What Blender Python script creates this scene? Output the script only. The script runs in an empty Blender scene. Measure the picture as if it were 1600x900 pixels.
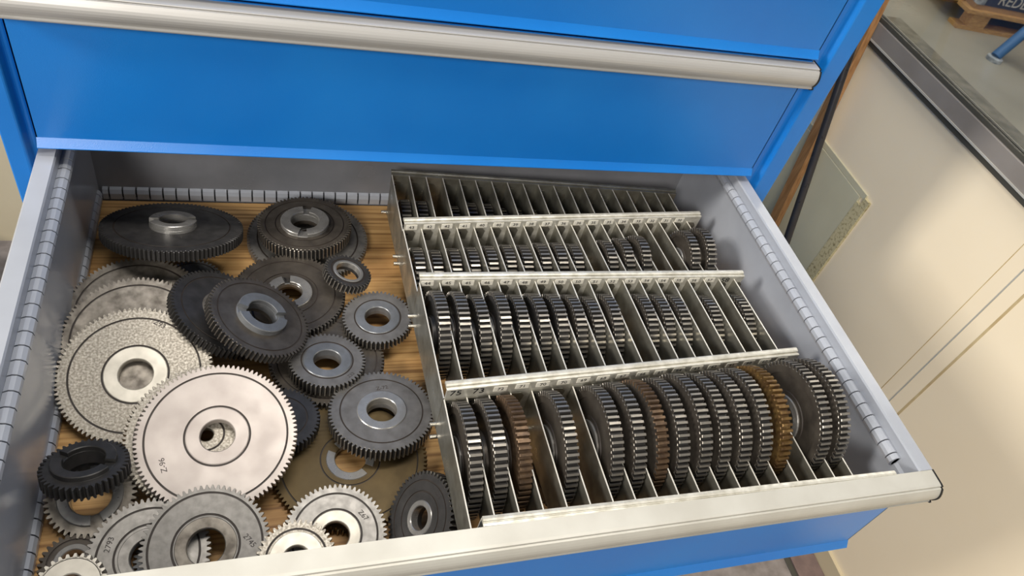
import bpy, bmesh, math, random
from mathutils import Vector, Matrix
random.seed(7)
SC = bpy.context.scene
COL = SC.collection
PI = math.pi

# ------------------------------------------------------------------ camera
cam_d = bpy.data.cameras.new('camera')
cam = bpy.data.objects.new('camera', cam_d)
COL.objects.link(cam)
def cam_axes(yaw, pitch, roll):
    y, p, r = map(math.radians, (yaw, pitch, roll))
    fw = Vector((math.sin(y)*math.cos(p), math.cos(y)*math.cos(p), math.sin(p)))
    rt = Vector((math.cos(y), -math.sin(y), 0))
    up = rt.cross(fw)
    return rt*math.cos(r)+up*math.sin(r), -rt*math.sin(r)+up*math.cos(r), fw
R_, U_, F_ = cam_axes(28.0648, -45.1147, 19.5434)
M = Matrix((R_, U_, -F_)).transposed().to_4x4()
M.translation = Vector((.2145, -.886, .7938))
cam.matrix_world = M
cam_d.sensor_width = 36
cam_d.lens = 36*1164.73/1600
cam_d.shift_x = -28.52/1600
cam_d.shift_y = 8.12/1600
cam_d.clip_start = .02
SC.camera = cam

# ------------------------------------------------------------------ world and exposure
w = bpy.data.worlds.new('hall_light')
SC.world = w
w.use_nodes = True
bg = w.node_tree.nodes['Background']
bg.inputs[0].default_value = (.95, .94, .93, 1)
bg.inputs[1].default_value = .25
SC.view_settings.view_transform = 'Standard'
SC.view_settings.look = 'None'
SC.view_settings.gamma = 1
SC.view_settings.use_curve_mapping = False
SC.view_settings.exposure = -0.06

# ------------------------------------------------------------------ ceiling tubes
def area(loc, aim, sx, sy, power, col=(1, .95, .88)):
    d = bpy.data.lights.new('ceiling_light', 'AREA')
    d.shape = 'RECTANGLE'; d.size = sx; d.size_y = sy
    d.energy = power; d.color = col
    o = bpy.data.objects.new('ceiling_light', d)
    COL.objects.link(o)
    o.location = loc
    o.rotation_euler = (Vector(aim)-Vector(loc)).to_track_quat('-Z', 'Y').to_euler()
area((-2.9, -.7, 1.95), (.8, -.2, 0), .6, .9, 98)
area((-1.3, -3.0, 2.2), (.8, -.2, 0), 1.5, .7, 92)
area((.6, -.35, 2.6), (.6, -.35, 0), 1.6, .3, 44)
area((1.2, 1.7, 2.5), (.6, -.3, 0), 1.8, .5, 26)
area((4.2, 2.0, 2.4), (4.2, 2.0, 0), 2.5, 2.5, 70)

# ------------------------------------------------------------------ materials
def lin(c):
    return tuple(((v/255)/12.92 if v/255 <= .04045 else ((v/255+.055)/1.055)**2.4) for v in c)+(1,)
def mat(name, c1, c2=None, metal=0, rough=.5, scale=40, stretch=(1, 1, 1), bump=0, rvar=.1,
        lo=.35, hi=.65, detail=6, coat=0, spec=.5, bscale=None):
    m = bpy.data.materials.new(name); m.use_nodes = True
    nt = m.node_tree; b = nt.nodes['Principled BSDF']
    b.inputs['Metallic'].default_value = metal
    b.inputs['Roughness'].default_value = rough
    b.inputs['Specular IOR Level'].default_value = spec
    if coat: b.inputs['Coat Weight'].default_value = coat; b.inputs['Coat Roughness'].default_value = .12
    b.inputs['Base Color'].default_value = lin(c1)
    tc = nt.nodes.new('ShaderNodeTexCoord'); mp = nt.nodes.new('ShaderNodeMapping')
    mp.inputs['Scale'].default_value = stretch
    nt.links.new(tc.outputs['Object'], mp.inputs[0])
    n = nt.nodes.new('ShaderNodeTexNoise')
    n.inputs['Scale'].default_value = scale; n.inputs['Detail'].default_value = detail
    nt.links.new(mp.outputs[0], n.inputs['Vector'])
    if c2:
        cr = nt.nodes.new('ShaderNodeValToRGB')
        cr.color_ramp.elements[0].position = lo; cr.color_ramp.elements[1].position = hi
        cr.color_ramp.elements[0].color = lin(c1); cr.color_ramp.elements[1].color = lin(c2)
        nt.links.new(n.outputs['Fac'], cr.inputs[0]); nt.links.new(cr.outputs[0], b.inputs['Base Color'])
    mr = nt.nodes.new('ShaderNodeMapRange')
    mr.inputs['From Min'].default_value = .3; mr.inputs['From Max'].default_value = .7
    mr.inputs['To Min'].default_value = max(.03, rough-rvar); mr.inputs['To Max'].default_value = min(1, rough+rvar)
    nt.links.new(n.outputs['Fac'], mr.inputs[0]); nt.links.new(mr.outputs[0], b.inputs['Roughness'])
    if bump:
        bp = nt.nodes.new('ShaderNodeBump'); bp.inputs['Strength'].default_value = bump
        bp.inputs['Distance'].default_value = .001
        if bscale:
            n2 = nt.nodes.new('ShaderNodeTexNoise'); n2.inputs['Scale'].default_value = bscale
            nt.links.new(mp.outputs[0], n2.inputs['Vector']); nt.links.new(n2.outputs['Fac'], bp.inputs['Height'])
        else: nt.links.new(n.outputs['Fac'], bp.inputs['Height'])
        nt.links.new(bp.outputs[0], b.inputs['Normal'])
    return m
BLUE = mat('blue_paint', (18, 122, 212), (26, 130, 218), rough=.32, scale=6, rvar=.04, bump=.12, bscale=900)
GREY = mat('grey_paint', (168, 172, 180), (160, 164, 172), rough=.2, scale=14, rvar=.04)
GREYD = mat('grey_paint_shaded', (138, 139, 144), (118, 120, 125), rough=.22, scale=9, rvar=.06)  # same grey paint, darkened to carry interior shade on the back wall
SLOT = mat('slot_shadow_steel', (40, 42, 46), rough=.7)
ALU = mat('anodised_aluminium', (190, 188, 184), (182, 180, 176), metal=.3, rough=.42, scale=25, stretch=(.3, 3, 3), rvar=.05)
ALUW = mat('dusty_aluminium', (198, 196, 187), (186, 183, 173), metal=.3, rough=.5, scale=14, rvar=.05, bump=.1)
CAP = mat('black_plastic', (14, 14, 16), rough=.4)
ZINC = mat('zinc_plate', (176, 174, 162), (134, 130, 118), metal=.75, rough=.36, scale=35, rvar=.12, bump=.1)
ZINCR = mat('zinc_rail', (224, 221, 210), (192, 188, 174), metal=.4, rough=.42, scale=90, rvar=.08, bump=.2)
ROD = mat('bright_rod', (225, 220, 210), metal=1, rough=.25)
PAPER = mat('label_paper', (246, 242, 230), (234, 228, 212), rough=.7, scale=120)
INK = mat('black_ink', (18, 18, 18), rough=.7)
BLACKST = mat('blackened_steel', (72, 70, 69), (54, 53, 52), metal=.35, rough=.4, scale=60, rvar=.06, bump=.15)
DARKST = mat('dark_steel', (104, 97, 88), (76, 70, 64), metal=.55, rough=.4, scale=45, rvar=.08, bump=.15)
MIDST = mat('grey_steel', (142, 139, 134), (124, 121, 116), metal=.5, rough=.4, scale=120, rvar=.05, bump=.15)
LIGHTST = mat('light_steel', (200, 193, 180), (140, 133, 120), metal=.35, rough=.42, scale=420, rvar=.08, bump=.2, detail=8, lo=.25, hi=.6)
SMOOTHST = mat('pale_ground_steel', (176, 167, 160), (166, 156, 149), metal=.3, rough=.42, scale=30, rvar=.05, bump=.1)
STAINST = mat('stained_steel', (150, 143, 132), (96, 89, 80), metal=.45, rough=.42, scale=70, rvar=.08, bump=.2)
BRONZE = mat('oily_brown_steel', (122, 104, 72), (90, 76, 52), metal=.7, rough=.4, scale=24, rvar=.08, bump=.1)
EDGE = mat('lit_bare_edge', (236, 232, 220), metal=.3, rough=.35)  # bare zinc edge, its colour whitened with the light cut edges catch
DULLBLUE = mat('trestle_blue', (62, 104, 152), rough=.5)
RUSTY = mat('rusty_steel', (118, 96, 74), (84, 68, 54), metal=.6, rough=.45, scale=120, rvar=.1, bump=.3)
GOLD = mat('rusty_golden_steel', (140, 112, 68), (92, 68, 44), metal=.6, rough=.4, scale=110, rvar=.1, bump=.3)
RIMST = mat('shiny_teeth_steel', (168, 162, 152), (146, 140, 130), metal=.75, rough=.33, scale=40, rvar=.05)
GUNST = mat('gunmetal_face', (116, 114, 112), (96, 94, 92), metal=.3, rough=.4, scale=60, rvar=.06, bump=.15)
HUBST = mat('polished_hub_steel', (172, 170, 166), (148, 146, 142), metal=.6, rough=.3, scale=60, stretch=(1, 1, 6), rvar=.06)
HUBB = mat('blue_grey_hub_steel', (128, 130, 132), (110, 112, 114), metal=.4, rough=.34, scale=60, rvar=.06)
BRIGHT = mat('bright_ring_steel', (216, 210, 196), (200, 194, 180), metal=.35, rough=.42, scale=60, rvar=.06)
GAP = mat('oily_shaded_gap', (58, 56, 54), rough=.45, metal=.3)  # dark oil, with the shade between teeth painted into the colour
GRIME = mat('groove_grime', (52, 44, 38), rough=.6)
STAMP = mat('stamped_mark', (58, 52, 50), rough=.7)
BEIGE = mat('beige_wall_paint', (248, 234, 206), (244, 228, 198), rough=.42, scale=3, rvar=.05, lo=.3, hi=.7)
BEIGE2 = mat('beige_wall_back', (214, 200, 168), (202, 188, 156), rough=.5, scale=3)
OLIVE = mat('greyish_plate_paint', (206, 202, 176), (196, 192, 166), rough=.45, scale=6)
DIRT = mat('dirty_edge', (200, 190, 152), (116, 100, 60), rough=.7, scale=150, lo=.5, hi=.75)
DIRT2 = mat('stained_seam', (206, 186, 144), (184, 158, 112), rough=.5, scale=25)
FRAMEM = mat('grey_window_frame', (138, 132, 126), (128, 122, 116), rough=.4, scale=10)
GASKET = mat('rubber_gasket', (70, 68, 60), rough=.6)
CONC = mat('concrete_floor', (172, 168, 154), (144, 141, 128), rough=.3, scale=1.6, rvar=.08, lo=.3, hi=.7)
CONC2 = mat('worn_concrete', (150, 142, 138), (120, 112, 108), rough=.5, scale=30, bump=.2)
TAPE = mat('scuffed_floor_strip', (132, 128, 114), (104, 100, 88), rough=.6, scale=14)
TIMBER = mat('pallet_timber', (196, 156, 96), (164, 122, 70), rough=.7, scale=20, stretch=(1, 8, 8))
CARD = mat('brown_cardboard', (176, 142, 100), (164, 130, 90), rough=.8, scale=10)
NAVY = mat('navy_print', (52, 56, 76), rough=.6)
WHITEP = mat('white_print', (196, 192, 184), rough=.7)
FOIL = mat('stretch_film', (190, 196, 200), (110, 116, 122), rough=.25, scale=30)
WOODST = mat('brown_lath', (180, 134, 88), (150, 106, 64), rough=.5, scale=30, stretch=(6, 6, .6))
DARKBAR = mat('dark_tube', (60, 58, 60), rough=.35, metal=.4)

def wood_mat():
    m = bpy.data.materials.new('plywood'); m.use_nodes = True
    nt = m.node_tree; b = nt.nodes['Principled BSDF']; b.inputs['Roughness'].default_value = .55
    tc = nt.nodes.new('ShaderNodeTexCoord'); mp = nt.nodes.new('ShaderNodeMapping')
    mp.inputs['Scale'].default_value = (1.2, 95, 1); mp.inputs['Rotation'].default_value = (0, 0, math.radians(2))
    nt.links.new(tc.outputs['Object'], mp.inputs[0])
    n = nt.nodes.new('ShaderNodeTexNoise'); n.inputs['Scale'].default_value = 2.2; n.inputs['Detail'].default_value = 8
    nt.links.new(mp.outputs[0], n.inputs['Vector'])
    cr = nt.nodes.new('ShaderNodeValToRGB'); e = cr.color_ramp.elements
    e[0].position = .36; e[0].color = lin((146, 108, 64)); e[1].position = .47; e[1].color = lin((190, 148, 92))
    x = e.new(.62); x.color = lin((208, 168, 110))
    nt.links.new(n.outputs['Fac'], cr.inputs[0])
    n2 = nt.nodes.new('ShaderNodeTexNoise'); n2.inputs['Scale'].default_value = 9; n2.inputs['Detail'].default_value = 5
    nt.links.new(tc.outputs['Object'], n2.inputs['Vector'])
    mx = nt.nodes.new('ShaderNodeMix'); mx.data_type = 'RGBA'; mx.blend_type = 'MULTIPLY'
    c2 = nt.nodes.new('ShaderNodeValToRGB'); c2.color_ramp.elements[0].color = lin((196, 180, 165)); c2.color_ramp.elements[0].position = .3
    c2.color_ramp.elements[1].position = .6
    nt.links.new(n2.outputs['Fac'], c2.inputs[0])
    mx.inputs['Factor'].default_value = .8
    nt.links.new(cr.outputs[0], mx.inputs[6]); nt.links.new(c2.outputs[0], mx.inputs[7])
    nt.links.new(mx.outputs[2], b.inputs['Base Color'])
    bp = nt.nodes.new('ShaderNodeBump'); bp.inputs['Strength'].default_value = .25; bp.inputs['Distance'].default_value = .001
    nt.links.new(n.outputs['Fac'], bp.inputs['Height']); nt.links.new(bp.outputs[0], b.inputs['Normal'])
    return m
PLY = wood_mat()
def glass_mat():
    m = bpy.data.materials.new('window_glass'); m.use_nodes = True
    b = m.node_tree.nodes['Principled BSDF']
    b.inputs['Transmission Weight'].default_value = 1; b.inputs['Roughness'].default_value = .02
    b.inputs['IOR'].default_value = 1.45; b.inputs['Base Color'].default_value = (.97, .98, .96, 1)
    return m
GLASS = glass_mat()

# ------------------------------------------------------------------ mesh helpers
def link(name, me, parent=None, loc=None, mats=()):
    o = bpy.data.objects.new(name, me); COL.objects.link(o)
    for m in mats: me.materials.append(m)
    if parent is not None: o.parent = parent
    if loc is not None: o.location = loc
    return o
def tag(o, label=None, cat=None, group=None, kind=None):
    if label: o['label'] = label
    if cat: o['category'] = cat
    if group: o['group'] = group
    if kind: o['kind'] = kind
    return o
class MB:
    def __init__(s): s.v = []; s.f = []; s.mi = []; s.sm = []
    def add(s, vs, fs, mi=0, sm=False):
        b = len(s.v); s.v += [tuple(v) for v in vs]
        for f in fs: s.f.append([b+i for i in f]); s.mi.append(mi); s.sm.append(sm)
    def box(s, x0, y0, z0, x1, y1, z1, mi=0, mtx=None):
        vs = [Vector((x, y, z)) for z in (z0, z1) for y in (y0, y1) for x in (x0, x1)]
        if mtx: vs = [mtx @ v for v in vs]
        s.add(vs, [(0, 2, 3, 1), (4, 5, 7, 6), (0, 1, 5, 4), (2, 6, 7, 3), (0, 4, 6, 2), (1, 3, 7, 5)], mi)
    def prism(s, prof, a0, a1, mi=0, axis='x', sm=False, caps=True):
        # prof: list of 2-tuples; extruded from a0 to a1 (each scalar or function)
        def P(a, u, v): return (a, u, v) if axis == 'x' else (u, a, v)
        n = len(prof)
        vs = [P(a0, *p) for p in prof]+[P(a1, *p) for p in prof]
        fs = [(i, (i+1) % n, n+(i+1) % n, n+i) for i in range(n)]
        s.add(vs, fs, mi, sm)
        if caps: s.add(vs, [tuple(range(n))[::-1], tuple(range(n, 2*n))], mi)
    def cyl(s, p0, p1, r, n=14, mi=0, r1=None):
        p0 = Vector(p0); p1 = Vector(p1); d = (p1-p0).normalized()
        a = d.orthogonal().normalized(); b = d.cross(a); r1 = r if r1 is None else r1
        vs = [p0+(a*math.cos(t)+b*math.sin(t))*r for t in [2*PI*i/n for i in range(n)]]
        vs += [p1+(a*math.cos(t)+b*math.sin(t))*r1 for t in [2*PI*i/n for i in range(n)]]
        s.add(vs, [(i, (i+1) % n, n+(i+1) % n, n+i) for i in range(n)], mi, True)
        s.add(vs, [tuple(range(n))[::-1], tuple(range(n, 2*n))], mi)
    def mesh(s, name, mats=()):
        me = bpy.data.meshes.new(name); me.from_pydata(s.v, [], s.f)
        for m in mats: me.materials.append(m)
        me.polygons.foreach_set('material_index', s.mi)
        me.polygons.foreach_set('use_smooth', s.sm)
        bm = bmesh.new(); bm.from_mesh(me); bmesh.ops.recalc_face_normals(bm, faces=bm.faces); bm.to_mesh(me); bm.free()
        return me
    def build(s, name, mats, parent=None, loc=None):
        return link(name, s.mesh(name, mats), parent, loc)
def bevel(o, w_=.002, seg=2):
    md = o.modifiers.new('bevel', 'BEVEL'); md.width = w_; md.segments = seg; md.limit_method = 'ANGLE'
_tx = {}
def text_mesh(body, size, depth=.0003, m=None):
    k = (body, size, m.name if m else '')
    if k not in _tx:
        c = bpy.data.curves.new('mark', 'FONT'); c.body = body; c.size = size; c.extrude = depth/2
        c.align_x = 'CENTER'; c.align_y = 'CENTER'; c.resolution_u = 3
        o = bpy.data.objects.new('mark', c); COL.objects.link(o)
        dg = bpy.context.evaluated_depsgraph_get(); dg.update()
        me = bpy.data.meshes.new_from_object(o.evaluated_get(dg))
        bpy.data.objects.remove(o); bpy.data.curves.remove(c)
        me.materials.clear()
        if m: me.materials.append(m)
        _tx[k] = me
    return _tx[k]

# ------------------------------------------------------------------ setting
mb = MB(); mb.box(-3.5, -2.5, -.72, 1.42, .64, -.7); tag(mb.build('floor', [CONC2]), kind='structure')
mb = MB(); mb.box(1.42, -2.5, -.72, 8, 7, -.7); fl = tag(mb.build('floor_workshop', [CONC]), kind='structure')
mb = MB(); mb.box(-3.5, .63, -.7, 1.42, .67, .3); tag(mb.build('wall_back', [BEIGE2]), kind='structure')
mb = MB(); mb.box(1.42, -2.5, -.7, 1.428, .67, .254)
wr = tag(mb.build('wall_right', [BEIGE]), kind='structure')
for y, wd, mm, dx in ((-.236, .0008, DIRT2, .0004), (-.268, .0013, ALUW, .0012), (-.300, .0025, DIRT2, .0005)):
    mb = MB(); mb.box(1.42-dx, y-wd, -.64, 1.4202, y+wd, .2020); mb.build('wall_seam', [mm], wr)
# large lower cover plate on the wall, with its lighter border strips
mb = MB(); mb.box(1.415, .098, -.7, 1.4215, .629, -.034)
bevel(mb.build('wall_plate', [OLIVE], wr), .001)
mb = MB(); mb.box(1.4135, .066, -.70, 1.4215, .0975, -.046); mb.box(1.4135, .066, -.045, 1.4215, .084, -.026)
mb.build('plate_edge_strip', [DIRT], wr)
mb = MB(); mb.box(1.416, .085, -.033, 1.4212, .628, -.020); mb.build('plate_top_strip', [OLIVE], wr)
mb = MB(); mb.box(1.412, -2.4, -.70, 1.4202, .05, -.646); tag(mb.build('baseboard_right', [BEIGE2]), kind='structure')
mb = MB(); mb.box(1.345, -2.4, -.7, 1.411, .5, -.694); mb.box(1.33, -2.4, -.7, 1.345, .5, -.698, 1)
bevel(tag(mb.build('trim_1', [mat('floor_channel', (132, 112, 106), (112, 94, 90), rough=.5, scale=40), GASKET]), kind='structure'), .001)
# window frame rail and glass above the partition
mb = MB()
mb.box(1.40, -2.5, .216, 1.4185, .67, .254)
mb.build_ = None
tr = tag(mb.build('trim_2', [FRAMEM]), kind='structure'); bevel(tr, .003)
mb = MB(); mb.box(1.405, -2.5, .203, 1.4195, .67, .2155); mb.build('lower_gasket', [GASKET], tr)
mb = MB(); mb.box(1.3985, -2.5, .2155, 1.401, .67, .219); mb.build('bright_lip', [ALUW], tr)
mb = MB(); mb.box(1.4005, -2.5, .2545, 1.417, .67, .262); mb.build('upper_gasket', [GASKET], tr)
mb = MB(); mb.box(1.407, -2.5, .262, 1.411, .67, 1.6); tag(mb.build('window_1', [GLASS]), kind='structure')
mb = MB(); mb.box(3.60, 1.2, -.7, 3.70, 2.49, -.6985); mb.build('worn_floor_strip', [TAPE], fl)

# things between cabinet and wall
mb = MB()
p0, p1 = Vector((1.392, .345, .42)), Vector((1.378, .165, -.69))
ex = Vector((0, 1, 0)); ey = Vector((1, 0, 0))
vs = [p+ex*u*.013+ey*v*.008 for p in (p0, p1) for u, v in ((-1, -1), (1, -1), (1, 1), (-1, 1))]
mb.add(vs, [(0, 1, 2, 3), (4, 5, 6, 7), (0, 1, 5, 4), (1, 2, 6, 5), (2, 3, 7, 6), (3, 0, 4, 7)])
tag(mb.build('wooden_lath', [WOODST]), 'long brown wooden lath leaning on the beige wall behind the dark tube', 'lath')
mb = MB(); mb.cyl((1.30, .295, .41), (1.30, -.09, -.70), .0085, 16)
tag(mb.build('dark_tube', [DARKBAR]), 'thin dark grey tube leaning between blue cabinet and beige wall', 'tube')
mb = MB(); mb.cyl((-.50, .40, -.7), (-.50, .40, -.60), .135, 32); mb.cyl((-.50, .40, -.60), (-.50, .40, -.58), .135, 32, r1=.115)
tag(mb.build('rubber_foot', [CAP]), 'round black rubber foot on the floor left of the blue cabinet', 'foot')

# workshop beyond the glass: pallet, box, trestle
def board(name, p0, p1, wd, th, m, parent):
    p0 = Vector(p0); p1 = Vector(p1); d = (p1-p0); L = d.length; d.normalize()
    s = Vector((-d.y, d.x, 0)).normalized()
    mb = MB(); z = Vector((0, 0, 1))
    vs = [p0+s*a*wd/2+z*b*th for a, b in ((-1, 0), (1, 0), (1, 1), (-1, 1))]+[p1+s*a*wd/2+z*b*th for a, b in ((-1, 0), (1, 0), (1, 1), (-1, 1))]
    mb.add(vs, [(0, 1, 2, 3), (4, 5, 6, 7), (0, 1, 5, 4), (1, 2, 6, 5), (2, 3, 7, 6), (3, 0, 4, 7)])
    return mb.build(name, [m], parent)
pal = bpy.data.objects.new('pallet', None); COL.objects.link(pal)
tag(pal, 'pale timber pallet on the workshop floor under the brown carton', 'pallet')
px, py = Vector((.995, -.10, 0)), Vector((.10, .995, 0))
O = Vector((4.12, 2.50, -.7))
for k in range(3):
    a = O+py*(.38*k); board('bottom_board', a-px*.02, a+px*1.2, .09, .022, TIMBER, pal)
    for j in range(3):
        c = a+px*(.05+.5*j); board('block', c+Vector((0, 0, .022)), c+px*.12+Vector((0, 0, .022)), .09, .08, TIMBER, pal)
for k in range(6):
    a = O+py*(.155*k)+Vector((0, 0, .102)); board('deck_board', a-px*.02, a+px*1.2, .12, .022, TIMBER, pal)
box = bpy.data.objects.new('carton', None); COL.objects.link(box)
tag(box, 'brown carton with navy lettered band strapped on the timber pallet', 'carton')
Ob = O+px*.03+py*-.03+Vector((0, 0, .1242))
mtx = Matrix.Translation(Ob) @ Matrix(((px.x, py.x, 0, 0), (px.y, py.y, 0, 0), (0, 0, 1, 0), (0, 0, 0, 1)))
mb = MB(); mb.box(0, 0, 0, 1.0, .75, .5, mtx=mtx); mb.build('carton_body', [CARD], box)
mb = MB(); mb.box(.05, -.004, .030, .98, -.0005, .20, mtx=mtx); mb.build('printed_band', [NAVY], box)
tm = text_mesh('REDEX', .088, .002, WHITEP)
t = link('printed_word', tm, box); t.matrix_world = mtx @ Matrix.Translation((.255, -.0065, .075)) @ Matrix.Rotation(PI/2, 4, 'X')
mb = MB(); mb.box(-.010, -.010, .03, .04, .755, .40, mtx=mtx); mb.build('stretch_film', [FOIL], box)
tr_ = bpy.data.objects.new('trestle', None); COL.objects.link(tr_)
tag(tr_, 'blue steel trestle with pale shelf standing beside the pallet', 'trestle')
mb = MB(); mb.cyl((4.12, 2.12, -.68), (4.42, 2.20, -.30), .03, 12); mb.build('leg', [DULLBLUE], tr_)
mb = MB(); mb.cyl((4.11, 2.11, -.7), (4.11, 2.11, -.68), .045, 14); mb.build('foot', [FOIL], tr_)
mb = MB(); mb.cyl((4.24, 2.14, -.53), (4.36, 1.75, -.64), .022, 12); mb.build('brace', [DULLBLUE], tr_)
mb = MB(); mb.cyl((4.35, 1.72, -.7), (4.62, 1.72, -.25), .03, 12); mb.build('leg', [DULLBLUE], tr_)
mb = MB(); mb.box(4.36, 1.55, -.46, 5.1, 2.10, -.42); mb.build('shelf', [TIMBER], tr_)

# ------------------------------------------------------------------ cabinet
XL, XR = -.0565, .966
YC = -.117
cab = bpy.data.objects.new('tool_cabinet', None); COL.objects.link(cab); cab.location = (0, 0, 0)
tag(cab, 'blue steel drawer cabinet with one drawer pulled out full of gears', 'cabinet')
mb = MB()
mb.box(XL, YC+.004, -.699, XL+.003, .60, .86); mb.box(XR-.003, YC+.004, -.699, XR, .60, .86)
mb.box(XL, .597, -.699, XR, .60, .86); mb.box(XL, YC+.004, -.66, XR, .60, -.655); mb.box(XL, YC, .857, XR, .60, .86)
mb.build('cabinet_shell', [BLUE], cab)
def post(x0, x1, side):
    mb = MB()
    if side < 0:
        prof = [(x0, YC-.003), (x0+.020, YC-.003), (x0+.024, YC+.008), (x1, YC+.010), (x1, YC+.030), (x0, YC+.030)]
    else:
        prof = [(x1, YC-.003), (x0+.020, YC-.003), (x0+.014, YC+.008), (x0, YC+.010), (x0, YC+.030), (x1, YC+.030)]
    n = len(prof)
    vs = [(x, y, -.699) for x, y in prof]+[(x, y, .86) for x, y in prof]
    mb.add(vs, [(i, (i+1) % n, n+(i+1) % n, n+i) for i in range(n)]+[tuple(range(n))[::-1], tuple(range(n, 2*n))])
    o = mb.build('front_post', [BLUE], cab); bevel(o, .002)
post(XL, -.0265, -1); post(.9165, XR, 1)
PXL, PXR = -.0235, .9135
def panel(name, yp, z0, z1, parent):
    mb = MB()
    prof = [(yp-.0065, z0), (yp-.0065, z0+.0010), (yp, z0+.0105), (yp, z1), (yp+.0015, z1), (yp+.0015, z0+.009), (yp-.003, z0)]
    mb.prism(prof, PXL, PXR)
    mb.box(PXL, yp, z0+.004, PXL+.0012, yp+.012, z1); mb.box(PXR-.0012, yp, z0+.004, PXR, yp+.012, z1)
    return mb.build(name, [BLUE], parent)
def handle(yp, zt, parent, m, lname=None):
    prof = [(.0035, 0), (-.0135, -.0005), (-.0162, -.0010), (-.0166, -.0018), (-.0150, -.0024), (-.0166, -.0031)]
    for i in range(9):
        a = i/8
        prof.append((-.0172-.0062*math.sin(PI*(.08+.80*a))-.0030*a*0, -.0032-.0225*a))
    prof += [(-.0200, -.0262), (-.0215, -.0270), (-.0212, -.0284), (-.0165, -.0315), (-.0012, -.0325), (-.0012, -.012), (.0035, -.012)]
    pr = [(yp+a, zt+b) for a, b in prof]
    mb = MB(); mb.prism(pr, -.0262, .9162)
    h = mb.build('handle', [m], parent)
    for s, x in ((-1, -.0262), (1, .9162)):
        mb = MB()
        cp = [(yp-.001+(a+.001)*1.06, zt+.0006+b*1.04) for a, b in prof]
        mb.prism(cp, x+.0001*s, x+.0020*s); mb.build('handle_cap', [CAP], h)
    return h
# closed drawers above and below
for z0, z1 in ((.186, .380), (.386, .580), (.586, .70)):
    mb = MB(); p = panel('drawer', YC, z0, z1, cab)
    handle(YC, z1-.001, p, ALU)
for z0, z1 in ((-.21, -.018), (-.41, -.216), (-.62, -.416)):
    p = panel('drawer', YC, z0, z1, cab); handle(YC, z1-.001, p, ALU)

# ------------------------------------------------------------------ open drawer
YF = -.6175
front = panel('drawer', YF-.0035, -.0112, .165, cab)
front['label'] = 'blue drawer pulled out, with grey slotted side walls'
handle(YF-.0035, .1733, front, ALUW)
def wall_prof(x, s):
    # s=+1: right wall, x = inner face of the wall; returns section (x,z)
    return [(x, -.012), (x, .166), (x+s*.0015, .1735), (x+s*.003, .1745), (x+s*.021, .1745), (x+s*.0225, .173), (x+s*.0225, .150),
            (x+s*.021, .150), (x+s*.021, .171), (x+s*.004, .171), (x+s*.0013, .165), (x+s*.0013, -.012)]
def side(x, s):
    pr = [(x, -.010), (x, .150), (x+s*.003, .1535), (x+s*.0035, .1725), (x+s*.0050, .1745), (x+s*.0215, .1745), (x+s*.0232, .173),
          (x+s*.0232, .140), (x+s*.0222, .140), (x+s*.0222, .172), (x+s*.0060, .172), (x+s*.0045, .1525), (x+s*.0012, .149), (x+s*.0012, -.010)]
    mb = MB(); n = len(pr)
    mb.prism(pr, YF, .012, axis='y')
    return mb.build('side_wall', [GREY], front)
WL, WR = -.008, .898
sl = side(WL+.0035, -1); srr = side(WR-.0035, 1)
# slotted ribs: bulges cut every 17 mm
def rib(prof, a0, a1, parent, axis, first, pitch=.017, gap=.0015, m=GREY, name='slotted_rib'):
    """prof: section points (u,z) of the bulge; pieces between slots"""
    mb = MB()
    cuts = []; a = first
    while (a < a1 if a1 > a0 else a > a1): cuts.append(a); a += pitch if a1 > a0 else -pitch
    s = 1 if a1 > a0 else -1
    edges = [a0]
    for c in cuts: edges += [c-s*gap/2, c+s*gap/2]
    edges.append(a1)
    for i in range(0, len(edges), 2): mb.prism(prof, edges[i], edges[i+1], axis=axis)
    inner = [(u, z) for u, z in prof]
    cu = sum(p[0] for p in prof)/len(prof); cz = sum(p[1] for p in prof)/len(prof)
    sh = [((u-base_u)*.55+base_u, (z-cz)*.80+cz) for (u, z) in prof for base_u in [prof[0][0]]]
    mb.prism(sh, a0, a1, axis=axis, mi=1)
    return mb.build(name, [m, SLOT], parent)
def bulge(x, z0, z1, depth, s):
    pts = [(x, z0)]
    n = 7
    for i in range(n+1):
        t = i/n; pts.append((x-s*depth*math.sin(PI*t)**.55*1.0 if 0 < i < n else x-s*depth*.35, z0+(z1-z0)*t))
    pts.append((x, z1)); return pts
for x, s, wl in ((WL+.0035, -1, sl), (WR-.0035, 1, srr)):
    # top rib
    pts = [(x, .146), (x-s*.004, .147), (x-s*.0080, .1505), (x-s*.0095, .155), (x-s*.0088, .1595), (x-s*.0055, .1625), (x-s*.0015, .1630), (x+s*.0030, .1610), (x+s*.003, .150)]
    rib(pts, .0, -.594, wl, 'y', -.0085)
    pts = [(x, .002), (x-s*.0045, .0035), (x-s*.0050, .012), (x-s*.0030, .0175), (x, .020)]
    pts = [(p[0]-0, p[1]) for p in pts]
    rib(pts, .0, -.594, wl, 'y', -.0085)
mb = MB(); mb.box(WL+.003, .008, -.010, WR-.003, .0095, .150); bw = mb.build('back_wall', [GREYD], front)
pts = [(.0080, .001), (.0015, .002), (.0010, .012), (.0035, .0175), (.0080, .0195)]
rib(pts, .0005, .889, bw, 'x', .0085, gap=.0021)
mb = MB(); mb.box(WL+.004, YF+.002, -.0125, WR-.004, .009, -.0105); mb.build('bottom_sheet', [GREY], front)
mb = MB(); mb.box(WL+.004, YF-.0015, -.0100, WR-.004, YF+.0008, .160); mb.build('front_wall', [GREY], front)
mb = MB(); mb.box(-.001, YF+.006, -.0100, .891, .0005, 0)
tag(mb.build('plywood_liner', [PLY]), 'brown plywood board lining the bottom of the open drawer', 'board')

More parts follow.
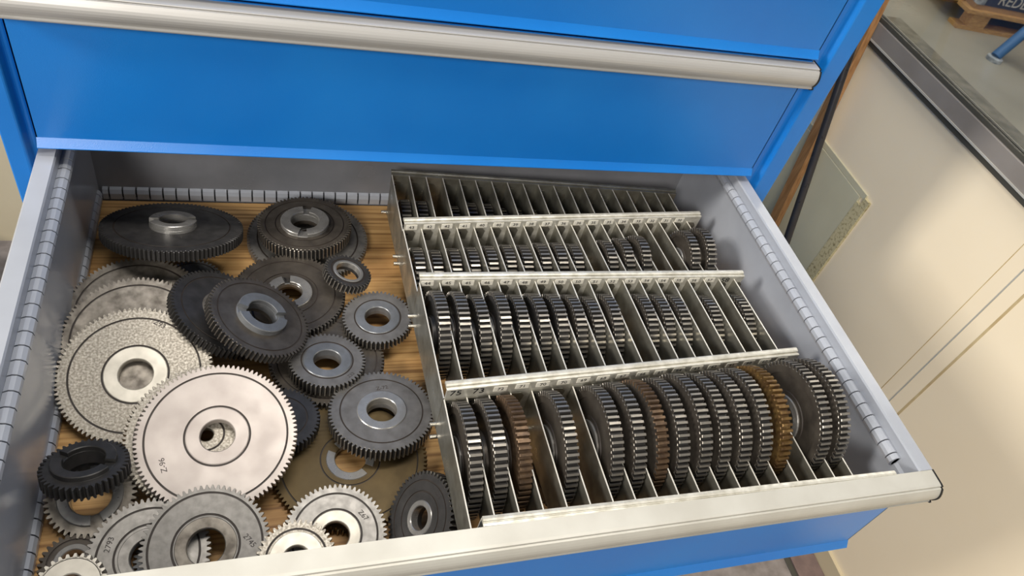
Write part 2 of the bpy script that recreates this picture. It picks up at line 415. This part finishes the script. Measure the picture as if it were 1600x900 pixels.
# ------------------------------------------------------------------ gear builder
def gear_mesh(name, n, R, t, bore, prof, m_body, m_teeth, m_groove, tip=1.0, lowpoly=False, mod=None, flank=None):
    """prof: [(r, z, material)] from the rim inwards on the top face; z relative to the rim face (0). Body spans z -t..0."""
    mod = mod or 2*R/(n+2)
    rr = R-2.2*mod; rp = R-1.05*mod
    out = []
    fr = ((-.36, rr), (-.255, rp), (-.125, R), (.125, R), (.255, rp), (.36, rr)) if not lowpoly else ((-.32, rr), (-.20, R), (.20, R), (.32, rr))
    for i in range(n):
        for f, r in fr: out.append(((i+f)*2*PI/n, r))
    Mn = len(out); ch = .0005
    loops = [[(r*.992*math.cos(a), r*.992*math.sin(a), -t) for a, r in out],
             [(r*math.cos(a), r*math.sin(a), -t+ch) for a, r in out],
             [(r*math.cos(a), r*math.sin(a), -ch) for a, r in out],
             [(r*.994*math.cos(a), r*.994*math.sin(a), 0) for a, r in out]]
    mats = [1, 1, 1]
    zc = 0
    for r, z, k in [(rr*.985, 0, 0)]+prof+[(bore+.001, prof[-1][1] if prof else 0, 0), (bore, (prof[-1][1] if prof else 0)-.0008, 0), (bore, -t, 0), (rr*.98, -t, 0)]:
        loops.append([(r*math.cos(a), r*math.sin(a), z) for a, _ in out]); mats.append(k)
    v = [p for l in loops for p in l]; f = []; mi = []; sm = []
    for j in range(len(loops)-1):
        for i in range(Mn):
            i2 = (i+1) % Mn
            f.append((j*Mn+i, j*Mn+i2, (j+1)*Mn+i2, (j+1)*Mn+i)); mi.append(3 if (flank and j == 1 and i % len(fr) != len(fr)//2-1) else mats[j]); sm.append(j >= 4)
    j = len(loops)-1
    for i in range(Mn):
        i2 = (i+1) % Mn; f.append((j*Mn+i, j*Mn+i2, i2, i)); mi.append(0); sm.append(False)
    me = bpy.data.meshes.new(name); me.from_pydata(v, [], f)
    for m in (m_body, m_teeth, m_groove)+((flank,) if flank else ()): me.materials.append(m)
    me.polygons.foreach_set('material_index', mi)
    return me
def ring_mesh(name, r0, r1, z0, z1, mats, slots=(), sw=.40, zs=None, ch=.0008, n=72):
    """annular hub from r0 to r1, z0..z1; slots = angles where the upper part is cut down to zs"""
    mb = MB()
    def seg(a0, a1, za, zb, full):
        k = max(2, int(n*(a1-a0)/(2*PI)))
        A = [a0+(a1-a0)*i/k for i in range(k+(0 if full else 1))]
        sec = [(r0, za), (r0, zb-ch), (r0+ch, zb), (r1-ch, zb), (r1, zb-ch), (r1, za)]
        vs = [(r*math.cos(a), r*math.sin(a), z) for a in A for r, z in sec]; c = len(sec); fs = []
        for i in range(len(A) if full else len(A)-1):
            j = (i+1) % len(A)
            for q in range(c): fs.append((i*c+q, i*c+(q+1) % c, j*c+(q+1) % c, j*c+q))
        mb.add(vs, fs, 0, False)
        if not full: mb.add(vs, [tuple(range(c)), tuple(range((len(A)-1)*c, len(A)*c))])
    if not slots: seg(0, 2*PI, z0, z1, True)
    else:
        seg(0, 2*PI, z0, zs, True)
        S = sorted(slots)
        for i, s in enumerate(S):
            e = S[(i+1) % len(S)] + (2*PI if i == len(S)-1 else 0)
            seg(s+sw/2, e-sw/2, zs-.0002, z1, False)
    return mb.mesh(name, mats)
def orient(o, c, n, spin=0):
    n = Vector(n).normalized()
    e1 = Vector((0, 1, 0)).cross(n).normalized(); e2 = n.cross(e1)
    m = Matrix((e1, e2, n)).transposed().to_4x4() @ Matrix.Rotation(spin, 4, 'Z')
    m.translation = Vector(c); o.matrix_world = m

LG = 'loose gears lying on the plywood side of the drawer'
def m_is_light(m): return m.name in ('light_steel', 'pale_ground_steel', 'grey_steel', 'stained_steel')
def loose(label, c, n, R, teeth, t, bore, body, teethm, grooves, hub=None, marks=(), spin=0, face_groove=True, mod=None, recess=0):
    """grooves: radii of cut rings; hub: (r0, r1, height, mat, slots, slotdepth)"""
    prof = []
    for g in sorted(grooves, reverse=True):
        wd = .0021 if m_is_light(body) else .0017
        z = prof[-1][1] if prof else 0
        prof += [(g+wd/2, z, 0), (g+wd/2-.0002, z-.0009, 2), (g-wd/2+.0002, z-.0009, 2), (g-wd/2, z, 2)]
    if recess: 
        g = prof[-1][0] if prof else R*.85
        prof += [(g-.0008, -recess, 2)]
    me = gear_mesh('spur_gear', teeth, R, t, bore, prof, body, teethm, GRIME, mod=mod, flank=GAP if body.name in ('blackened_steel', 'dark_steel', 'gunmetal_face') else None)
    o = link('spur_gear', me)
    tag(o, label, 'gear', LG)
    orient(o, c, n, spin)
    if hub:
        r0, r1, h, hm, slots, sd = hub
        hm_ = ring_mesh('hub_ring', r0, r1, -t*.6, h, [hm], [s-spin for s in slots], zs=h-sd if slots else None)
        ho = link('hub', hm_, o); ho.matrix_parent_inverse = Matrix(); ho.matrix_basis = Matrix()
    for body_t, phi, r, dr, size in marks:
        tm = text_mesh(body_t, size, .0002, STAMP)
        to = link('stamped_number', tm, o)
        a = math.radians(phi)-spin
        to.matrix_basis = Matrix.Translation((r*math.cos(a), r*math.sin(a), .00012)) @ Matrix.Rotation(math.radians(dr)-spin, 4, 'Z')
    return o
RD = math.radians
# --- back of the drawer
loose('large black gear with raised threaded hub tilted in the rear left corner', (.1009, -.1127, .060), (.037, .39, 1), .0844, 97, .0135, .0165, BLACKST, BLACKST,
      [.068], (.0165, .0280, .0100, HUBST, (RD(10), RD(190)), .006))
loose('dark steel gear with slotted hub lying on a flatter gear by the rear wall', (.266, -.0812, .038), (-.027, .102, 1), .0637, 72, .0165, .0190, DARKST, RIMST,
      [.053, .0395], (.0190, .0330, .0055, HUBST, (RD(82), RD(262)), .0048))
loose('flat dull grey gear half hidden beneath the slotted hub gear by the rear wall', (.2712, -.0823, .0115), (0, 0, 1), .0832, 95, .0115, .016, MIDST, MIDST, [.069])
loose('brownish steel gear with bright slotted hub ring in the middle of the heap', (.2409, -.2066, .031), (0, .02, 1), .0712, 81, .010, .017, DARKST, MIDST,
      [.058, .036], (.0165, .0290, .0035, HUBST, (RD(97), RD(277)), .0035))
loose('smallest thick dark gear perched on the edge of the brownish gear', (.3159, -.1914, .0555), (.26, .063, 1), .0316, 36, .0125, .016, BLACKST, RIMST,
      [.0225], (.0160, .0205, .0006, HUBST, (), 0))
loose('mid grey gear with blue grey hub face beside the pale plate dividers', (.3494, -.2555, .036), (-.05, .012, 1), .0455, 51, .013, .0165, GUNST, RIMST,
      [.0295], (.0165, .0285, .0006, HUBB, (), 0), marks=[('Z50', -95, .0225, 180, .005)])
loose('flat brown-grey gear peeping out between the two blue grey hubbed gears', (.2835, -.3076, .0205), (0, 0, 1), .0700, 80, .0095, .018, DARKST, MIDST, [.060])
loose('black gear leaning under the dark brown gear with the slotted hub', (.1682, -.2482, .047), (.50, .095, 1), .0678, 77, .013, .018, BLACKST, BLACKST,
      [.0555], (.018, .031, .0010, STAINST, (), 0))
loose('dark brown gear with slotted grey hub leaning on the black gear', (.2062, -.2804, .0735), (.48, .059, 1), .0618, 70, .0125, .018, DARKST, DARKST,
      [.0515], (.018, .0300, .0080, HUBB, (RD(5), RD(185)), .0055))
loose('grey gear with broad blue grey ring in front of the leaning gears', (.2816, -.3216, .036), (.02, .12, 1), .0458, 52, .015, .0165, GUNST, RIMST,
      [.0305], (.0165, .029, .0007, HUBB, (), 0), marks=[('Z52', -46, .037, 41, .006)])
loose('small blackish gear mostly hidden under the pale Z-96 gear', (.2245, -.3993, .036), (.05, .1, 1), .0446, 50, .014, .014, BLACKST, BLACKST, [.030])
loose('gunmetal grey gear stamped Z-72 with a dull silver hub', (.339, -.3994, .0365), (-.01, .12, 1), .0617, 70, .0165, .0175, GUNST, RIMST,
      [.0480], (.0175, .0290, .0012, HUBST, (), 0), marks=[('Z-72', 83, .0345, 7, .0075)])
loose('very large oily brown gear lying flat under the Z-72 gear', (.3067-.006, -.4453, .0105), (0, 0, 1), .0886, 101, .0100, .0175, BRONZE, BRONZE,
      [.077, .0335], (.0175, .0275, .0006, HUBST, (RD(-40), RD(140)), .002))
# --- left hand stack
loose('rearmost stained gear at the bottom of the left hand stack', (.0660, -.2328, .030), (0, -.2, 1), .0791, 91, .0100, .019, STAINST, LIGHTST, [.0672])
loose('middle stained gear sandwiched in the left hand stack under Z93', (.0705, -.2824, .043), (0, -.3, 1), .0782, 91, .0095, .019, STAINST, LIGHTST, [.0672])
loose('speckled pale gear stamped Z93 with bright hub ring', (.0737, -.3320, .040), (0, -.35, 1), .0803, 93, .0100, .0178, LIGHTST, LIGHTST,
      [.0665, .0335], (.0178, .0325, .0005, BRIGHT, (), 0), marks=[('Z93', 69, .0625, -32, .0085)])
loose('pale gear just showing its rim beneath the Z-96 gear', (.1493, -.4208, .0465), (0, -.2, 1), .0804, 95, .0085, .0075, LIGHTST, LIGHTST, [.0690, .0330, .0180])
loose('largest pinkish pale gear stamped Z-96 on top of the heap', (.1617, -.4318, .060), (0, -.25, 1), .0804, 96, .0095, .0172, SMOOTHST, SMOOTHST,
      [.0700, .0322], (.0172, .0312, .0005, SMOOTHST, (), 0), marks=[('Z-96', -152, .0575, 104, .0080)])
# --- front row
loose('blackened thick gear with slotted hub perched at the left side wall', (.0432, -.4565, .068), (-.016, .40, 1), .0391, 42, .0145, .0188, BLACKST, BLACKST,
      [], (.0188, .0285, .0060, BLACKST, (RD(-22), RD(158)), .005), mod=.0019)
loose('grey gear with bright slotted ring under the blackened gear', (.0435, -.4694, .026), (0, -.3, 1), .0415, 42, .012, .0195, STAINST, MIDST,
      [], (.0195, .0298, .0025, HUBST, (RD(-75), RD(105)), .003), mod=.0020)
loose('small dark gear wedged low against the left wall', (.0335, -.5300, .013), (0, 0, 1), .0300, 30, .012, .011, DARKST, DARKST, [.022], (.011, .017, .002, HUBST, (), 0), mod=.0019)
loose('bright white-faced gear in the front left corner', (.0410, -.5680, .045), (0, -.1, 1), .0300, 29, .012, .011, BRIGHT, LIGHTST, [.0255], mod=.0020)
loose('grey gear tucked under the big speckled gear at the drawer front', (.1010, -.5407, .028), (0, -.25, 1), .0560, 62, .010, .0165, MIDST, MIDST,
      [.0455, .0300], (.0165, .0270, .0005, MIDST, (), 0), marks=[('2793', 157, .0375, 75, .0075)])
loose('small grey gear lying on plywood seen through the hole of the speckled grey gear', (.1190, -.5372, .0105), (0, 0, 1), .0344, 38, .010, .012, HUBB, MIDST, [.020])
loose('large speckled grey gear lapping the front of the Z-96 gear', (.1534, -.5458, .044), (0, -.33, 1), .0593, 68, .010, .0172, MIDST, LIGHTST,
      [.0515, .0305], (.0172, .0285, .0006, STAINST, (), 0), marks=[('2745', 1, .0395, -53, .0075)])
loose('pale grey gear stamped Z67 with white hub ring at the drawer front', (.2762, -.5424, .026), (0, -.25, 1), .0537, 62, .0105, .0145, MIDST, LIGHTST,
      [.0435, .0270], (.0145, .0260, .0005, BRIGHT, (), 0), marks=[('Z67', 30, .0345, -54, .0075)])
loose('small pale gear lapping the Z67 gear at the drawer front', (.2362, -.5679, .040), (0, -.22, 1), .0387, 44, .011, .0130, LIGHTST, LIGHTST,
      [.0290], (.0130, .0265, .0006, BRIGHT, (), 0))
loose('thick black gear standing on edge leaning on the divider plate', (.3600, -.5480, .0555), (-1.45, -.135, 1), .0490, 54, .0150, .0125, BLACKST, RIMST,
      [.0390, .0275], (.0125, .0185, .0008, HUBST, (), 0), marks=[('Z54', 19, .0335, -81, .006)])
loose('grey gear fragment visible between the rear black gear and left stack', (.1229, -.1627, .0110), (0, 0, 1), .0360, 40, .012, .0125, HUBB, MIDST, [.030])

# ------------------------------------------------------------------ divider insert
X0, PT = .388, .0248
ins = bpy.data.objects.new('divider_insert', None); COL.objects.link(ins)
tag(ins, 'zinc plated compartment insert with numbered rails on the drawer\'s right half', 'divider')
# rails: back top edge left / right (y,z)
RAILS = dict(A=((-.025, .095), (-.050, .095), .0, .462), B=((-.147, .112), (-.122, .112), 0, .469), C=((-.2724, .138), (-.274, .138), 0, .461),
             D=((-.4475, .158), (-.4273, .158), 0, .457), E=((-.6075, .1738), (-.6130, .1738), .005, .472))
LAB = dict(B='43 42 42 41 40 40 39 38 37 36 36 35 35 34 33 32 31 30'.split(),
           C='44 45 45 46 47 48 49 50 50 51 52 53 54 54 55 56 57 58'.split(),
           D='75 73 72 71 70 70 69 68 67 66 65 64 63 62 61 60 60 59'.split())
HR = dict(A=.080, B=.062, C=.066, D=.072, E=.070)
def label_mesh(txt, hand=False):
    k = 'lab'+txt+str(hand)
    if k in _tx: return _tx[k]
    mb = MB()
    if not hand: mb.box(-.0076, -.0007, -.0042, .0076, 0, .0042, 0)
    me0 = text_mesh(txt, .0068 if not hand else .012, .0002, INK)
    vs = [(v.co.x*1.15, -.0009-v.co.z, v.co.y) for v in me0.vertices]
    mb.add(vs, [tuple(p.vertices) for p in me0.polygons], 1)
    me = mb.mesh('number_label', [PAPER, INK]); _tx[k] = me
    return me
for k, (L, Rr, xo, ln) in RAILS.items():
    top = L[1]; H = HR[k]
    prof = [(0, 0), (0, -.0030), (-.0093, -.0030), (-.0093, -H), (-.0105, -H), (-.0105, -.0034), (-.0109, -.0030), (-.0106, -.0016),
            (-.0082, -.0012), (-.0078, -.0026), (-.0068, -.0026), (-.0064, -.0002), (-.0045, .0006), (-.0015, .0006)]
    if k == 'E':
        prof = [(0, 0), (0, -.0045), (.0005, -.0045), (.0005, -H), (-.0007, -H), (-.0007, -.0042), (-.0085, -.0042), (-.0088, -.0025),
                (-.0062, -.0020), (-.0060, -.0012), (-.0052, -.0012), (-.0050, 0), (-.0030, .0006)]
    mb = MB(); mb.prism(prof, 0, ln)
    r_ = mb.build('rail', [ZINCR if k in 'CDE' else ZINC], ins)
    if k in 'B': r_.data.materials[0] = ZINCR
    ang = math.atan2(Rr[0]-L[0], ln)
    r_.matrix_basis = Matrix.Translation((X0+xo, L[0], L[1])) @ Matrix.Rotation(ang, 4, 'Z')
    if k in LAB:
        for i, tx in enumerate(LAB[k]):
            hand = (k == 'C' and i == 17) or (k == 'D' and i < 2)
            lo = link('number_label', label_mesh(tx, hand), r_)
            lo['label'] = ('handwritten ' if hand else 'paper label printed ')+tx
            lo.location = (PT*(i+.42)+random.uniform(-.0008, .0008), -.0105, -.0080+random.uniform(-.0005, .0005))
            lo.rotation_euler = (0, random.uniform(-.04, .04), 0)
# plates
ROWS = dict(A=((-.036, .093, .018), (-.128, .0955, .034)), B=((-.158, .100, .040), (-.256, .1135, .056)),
            C=((-.284, .1305, .062), (-.428, .1395, .080)), D=((-.459, .1395, .082), (-.6035, .1460, .100)))
def plate_mesh(y0, t0, b0, y1, t1, b1, tt):
    mb = MB(); th = .0006
    q = [(y0, b0), (y0, t0), (y1, t1), (y1, b1)]
    mb.prism(q, -th, th)
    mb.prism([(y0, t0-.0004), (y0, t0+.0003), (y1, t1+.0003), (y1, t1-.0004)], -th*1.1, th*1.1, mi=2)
    # bent tab against the rear rail with a punched hole
    w = .0165; h = min(.019, (t0-b0)*.4)
    t0 = min(t0, tt)
    tb = [(0, t0), (w-.004, t0), (w, t0-.005), (w-.002, t0-h), (0, t0-h)]
    n = len(tb)
    vs = [(x, y0+.0002, z) for x, z in tb]+[(x, y0-.0010, z) for x, z in tb]
    mb.add(vs, [tuple(range(n)), tuple(range(n, 2*n))]+[(i, (i+1) % n, n+(i+1) % n, n+i) for i in range(n)])
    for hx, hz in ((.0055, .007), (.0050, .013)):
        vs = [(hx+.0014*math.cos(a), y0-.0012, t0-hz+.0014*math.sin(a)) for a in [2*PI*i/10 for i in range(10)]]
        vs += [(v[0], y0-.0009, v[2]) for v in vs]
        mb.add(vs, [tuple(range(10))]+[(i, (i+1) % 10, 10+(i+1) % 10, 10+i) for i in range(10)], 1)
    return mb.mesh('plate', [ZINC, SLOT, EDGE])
for k, (a, b) in ROWS.items():
    (y0, t0, b0), (y1, t1, b1) = a, b
    L, Rr = RAILS[k][0], RAILS[k][1]; nk = 'ABCDE'['ABCDE'.index(k)+1]; L2, R2 = RAILS[nk][0], RAILS[nk][1]
    for i in range(19):
        f = i/18.9
        ya = L[0]+(Rr[0]-L[0])*f-.0107; yb = L2[0]+(R2[0]-L2[0])*f-.0090
        if k == 'D': yb = L2[0]+(R2[0]-L2[0])*f+.0008
        me = plate_mesh(ya, t0, b0, yb, t1, b1, L[1]-.0128)
        p = link('plate', me, ins, (X0+PT*i, 0, 0))
# tie rods
for y, z in ((-.030, .0145), (-.155, .0455), (-.166, .0425), (-.287, .0735), (-.297, .0655), (-.4565, .0895), (-.466, .0790)):
    mb = MB(); mb.cyl((X0-.008, y, z), (.846, y, z), .0027, 12); mb.build('tie_rod', [ROD], ins)

# ------------------------------------------------------------------ gears standing in the compartments
A_Z = {1: .0496, 2: .0475, 4: .0387, 5: .0462, 6: .0452, 7: .0368, 8: .0361, 9: .0353, 10: .0346, 11: .0347, 12: .0325, 13: .0350, 14: .0337}
B_Z = {1: .0563, 2: .0515, 3: .0544, 4: .0563, 5: .0585, 6: .0608, 7: .0599, 8: .0635, 9: .0639, 10: .0617, 12: .0684, 13: .0722, 14: .0773, 17: .0876, 18: .0929}
C_Z = {1: .0998, 2: .0980, 3: .0914, 4: .0972, 5: .0899, 6: .0916, 7: .0897, 8: .0878, 9: .0833, 10: .0876, 12: .0861, 13: .0848, 14: .0840, 16: .0806, 18: .0818}
D_Z = {1: .1045, 2: .1069, 3: .1094, 5: .1111, 7: .1143, 8: .1172, 9: .1191, 10: .1197, 11: .1248, 12: .1224, 13: .1246, 14: .1268, 15: .1290, 17: .1338, 18: .1350}
_gm = {}
def std_gear(R, n, body, teeth, style, t=.0135):
    k = (round(R, 4), n, body.name, teeth.name, style, t)
    if k not in _gm:
        if style == 0: prof = [(R*.80, 0, 0), (R*.795, -.0012, 2), (R*.50, -.0012, 0), (R*.49, 0, 2)]
        elif style == 1: prof = [(R*.78, 0, 0), (R*.77, -.0025, 0), (R*.46, -.0025, 0), (R*.45, .0005, 0)]
        else: prof = [(R*.60, 0, 0)]
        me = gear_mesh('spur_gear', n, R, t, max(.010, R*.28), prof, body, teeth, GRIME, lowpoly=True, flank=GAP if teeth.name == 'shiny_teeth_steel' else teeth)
        hb = ring_mesh('hub_ring', max(.010, R*.28), R*.42, -t*.6, .0018, [HUBST], n=40)
        _gm[k] = (me, hb)
    return _gm[k]
ORD = 'first second third fourth fifth sixth seventh eighth ninth tenth eleventh twelfth thirteenth fourteenth fifteenth sixteenth seventeenth eighteenth'.split()
def ordinal(n): return ORD[n-1]
for row, Z, yc, Rf, grp in (('A', A_Z, -.085, lambda k: .030, 'small gears in the rear row of compartments'),
                            ('B', B_Z, -.205, lambda k: .040+.00025*k, 'gears in the second row of compartments'),
                            ('C', C_Z, -.340, lambda k: .0535, 'gears in the third row of compartments'),
                            ('D', D_Z, -.512, lambda k: .061+.0004*k, 'gears in the front row of compartments')):
    for idx, (k, z) in enumerate(Z.items()):
        R = Rf(k); n = round(2*R/.0021)-2
        body, teeth = DARKST, RIMST
        if row in 'AB': teeth = RIMST
        col = 'dark steel'
        if row == 'D' and k == 3: body, teeth, col = RUSTY, RUSTY, 'rusty brown'
        elif row == 'D' and k == 15: body, teeth, col = GOLD, GOLD, 'golden rust coloured'
        elif row == 'D' and k == 9: body, teeth, col = DARKST, RUSTY, 'brown-toothed dark'
        elif row == 'B' and k == 3: body, teeth, col = RUSTY, RIMST, 'slightly rusty'
        elif row in 'C' and k < 8: body = BLACKST; col = 'blackened steel'
        style = (k*7+len(row)+ord(row)) % 2 if row != 'A' else 2
        t = .0135
        if row == 'D' and k in (12,): t = .0125
        me, hb = std_gear(R, n, body, teeth, style, t)
        g = link('spur_gear', me)
        g.matrix_world = Matrix.Translation((X0+PT*k-.0025-t, yc, z)) @ Matrix.Rotation(random.uniform(-.012, .012), 4, 'Z') @ Matrix.Rotation(-PI/2, 4, 'Y') @ Matrix.Rotation(random.uniform(0, 6), 4, 'Z')
        h = link('hub', hb, g); h.matrix_basis = Matrix()
        if row == 'A': lb = f'{ordinal(idx+1)} small dark gear from the left in the unlabelled rear row'
        else: lb = f'{col} gear in the {ordinal(k)} compartment of the {dict(B="second", C="third", D="front")[row]} row, labelled {LAB[row][k-1]}'
        tag(g, lb, 'gear', grp)
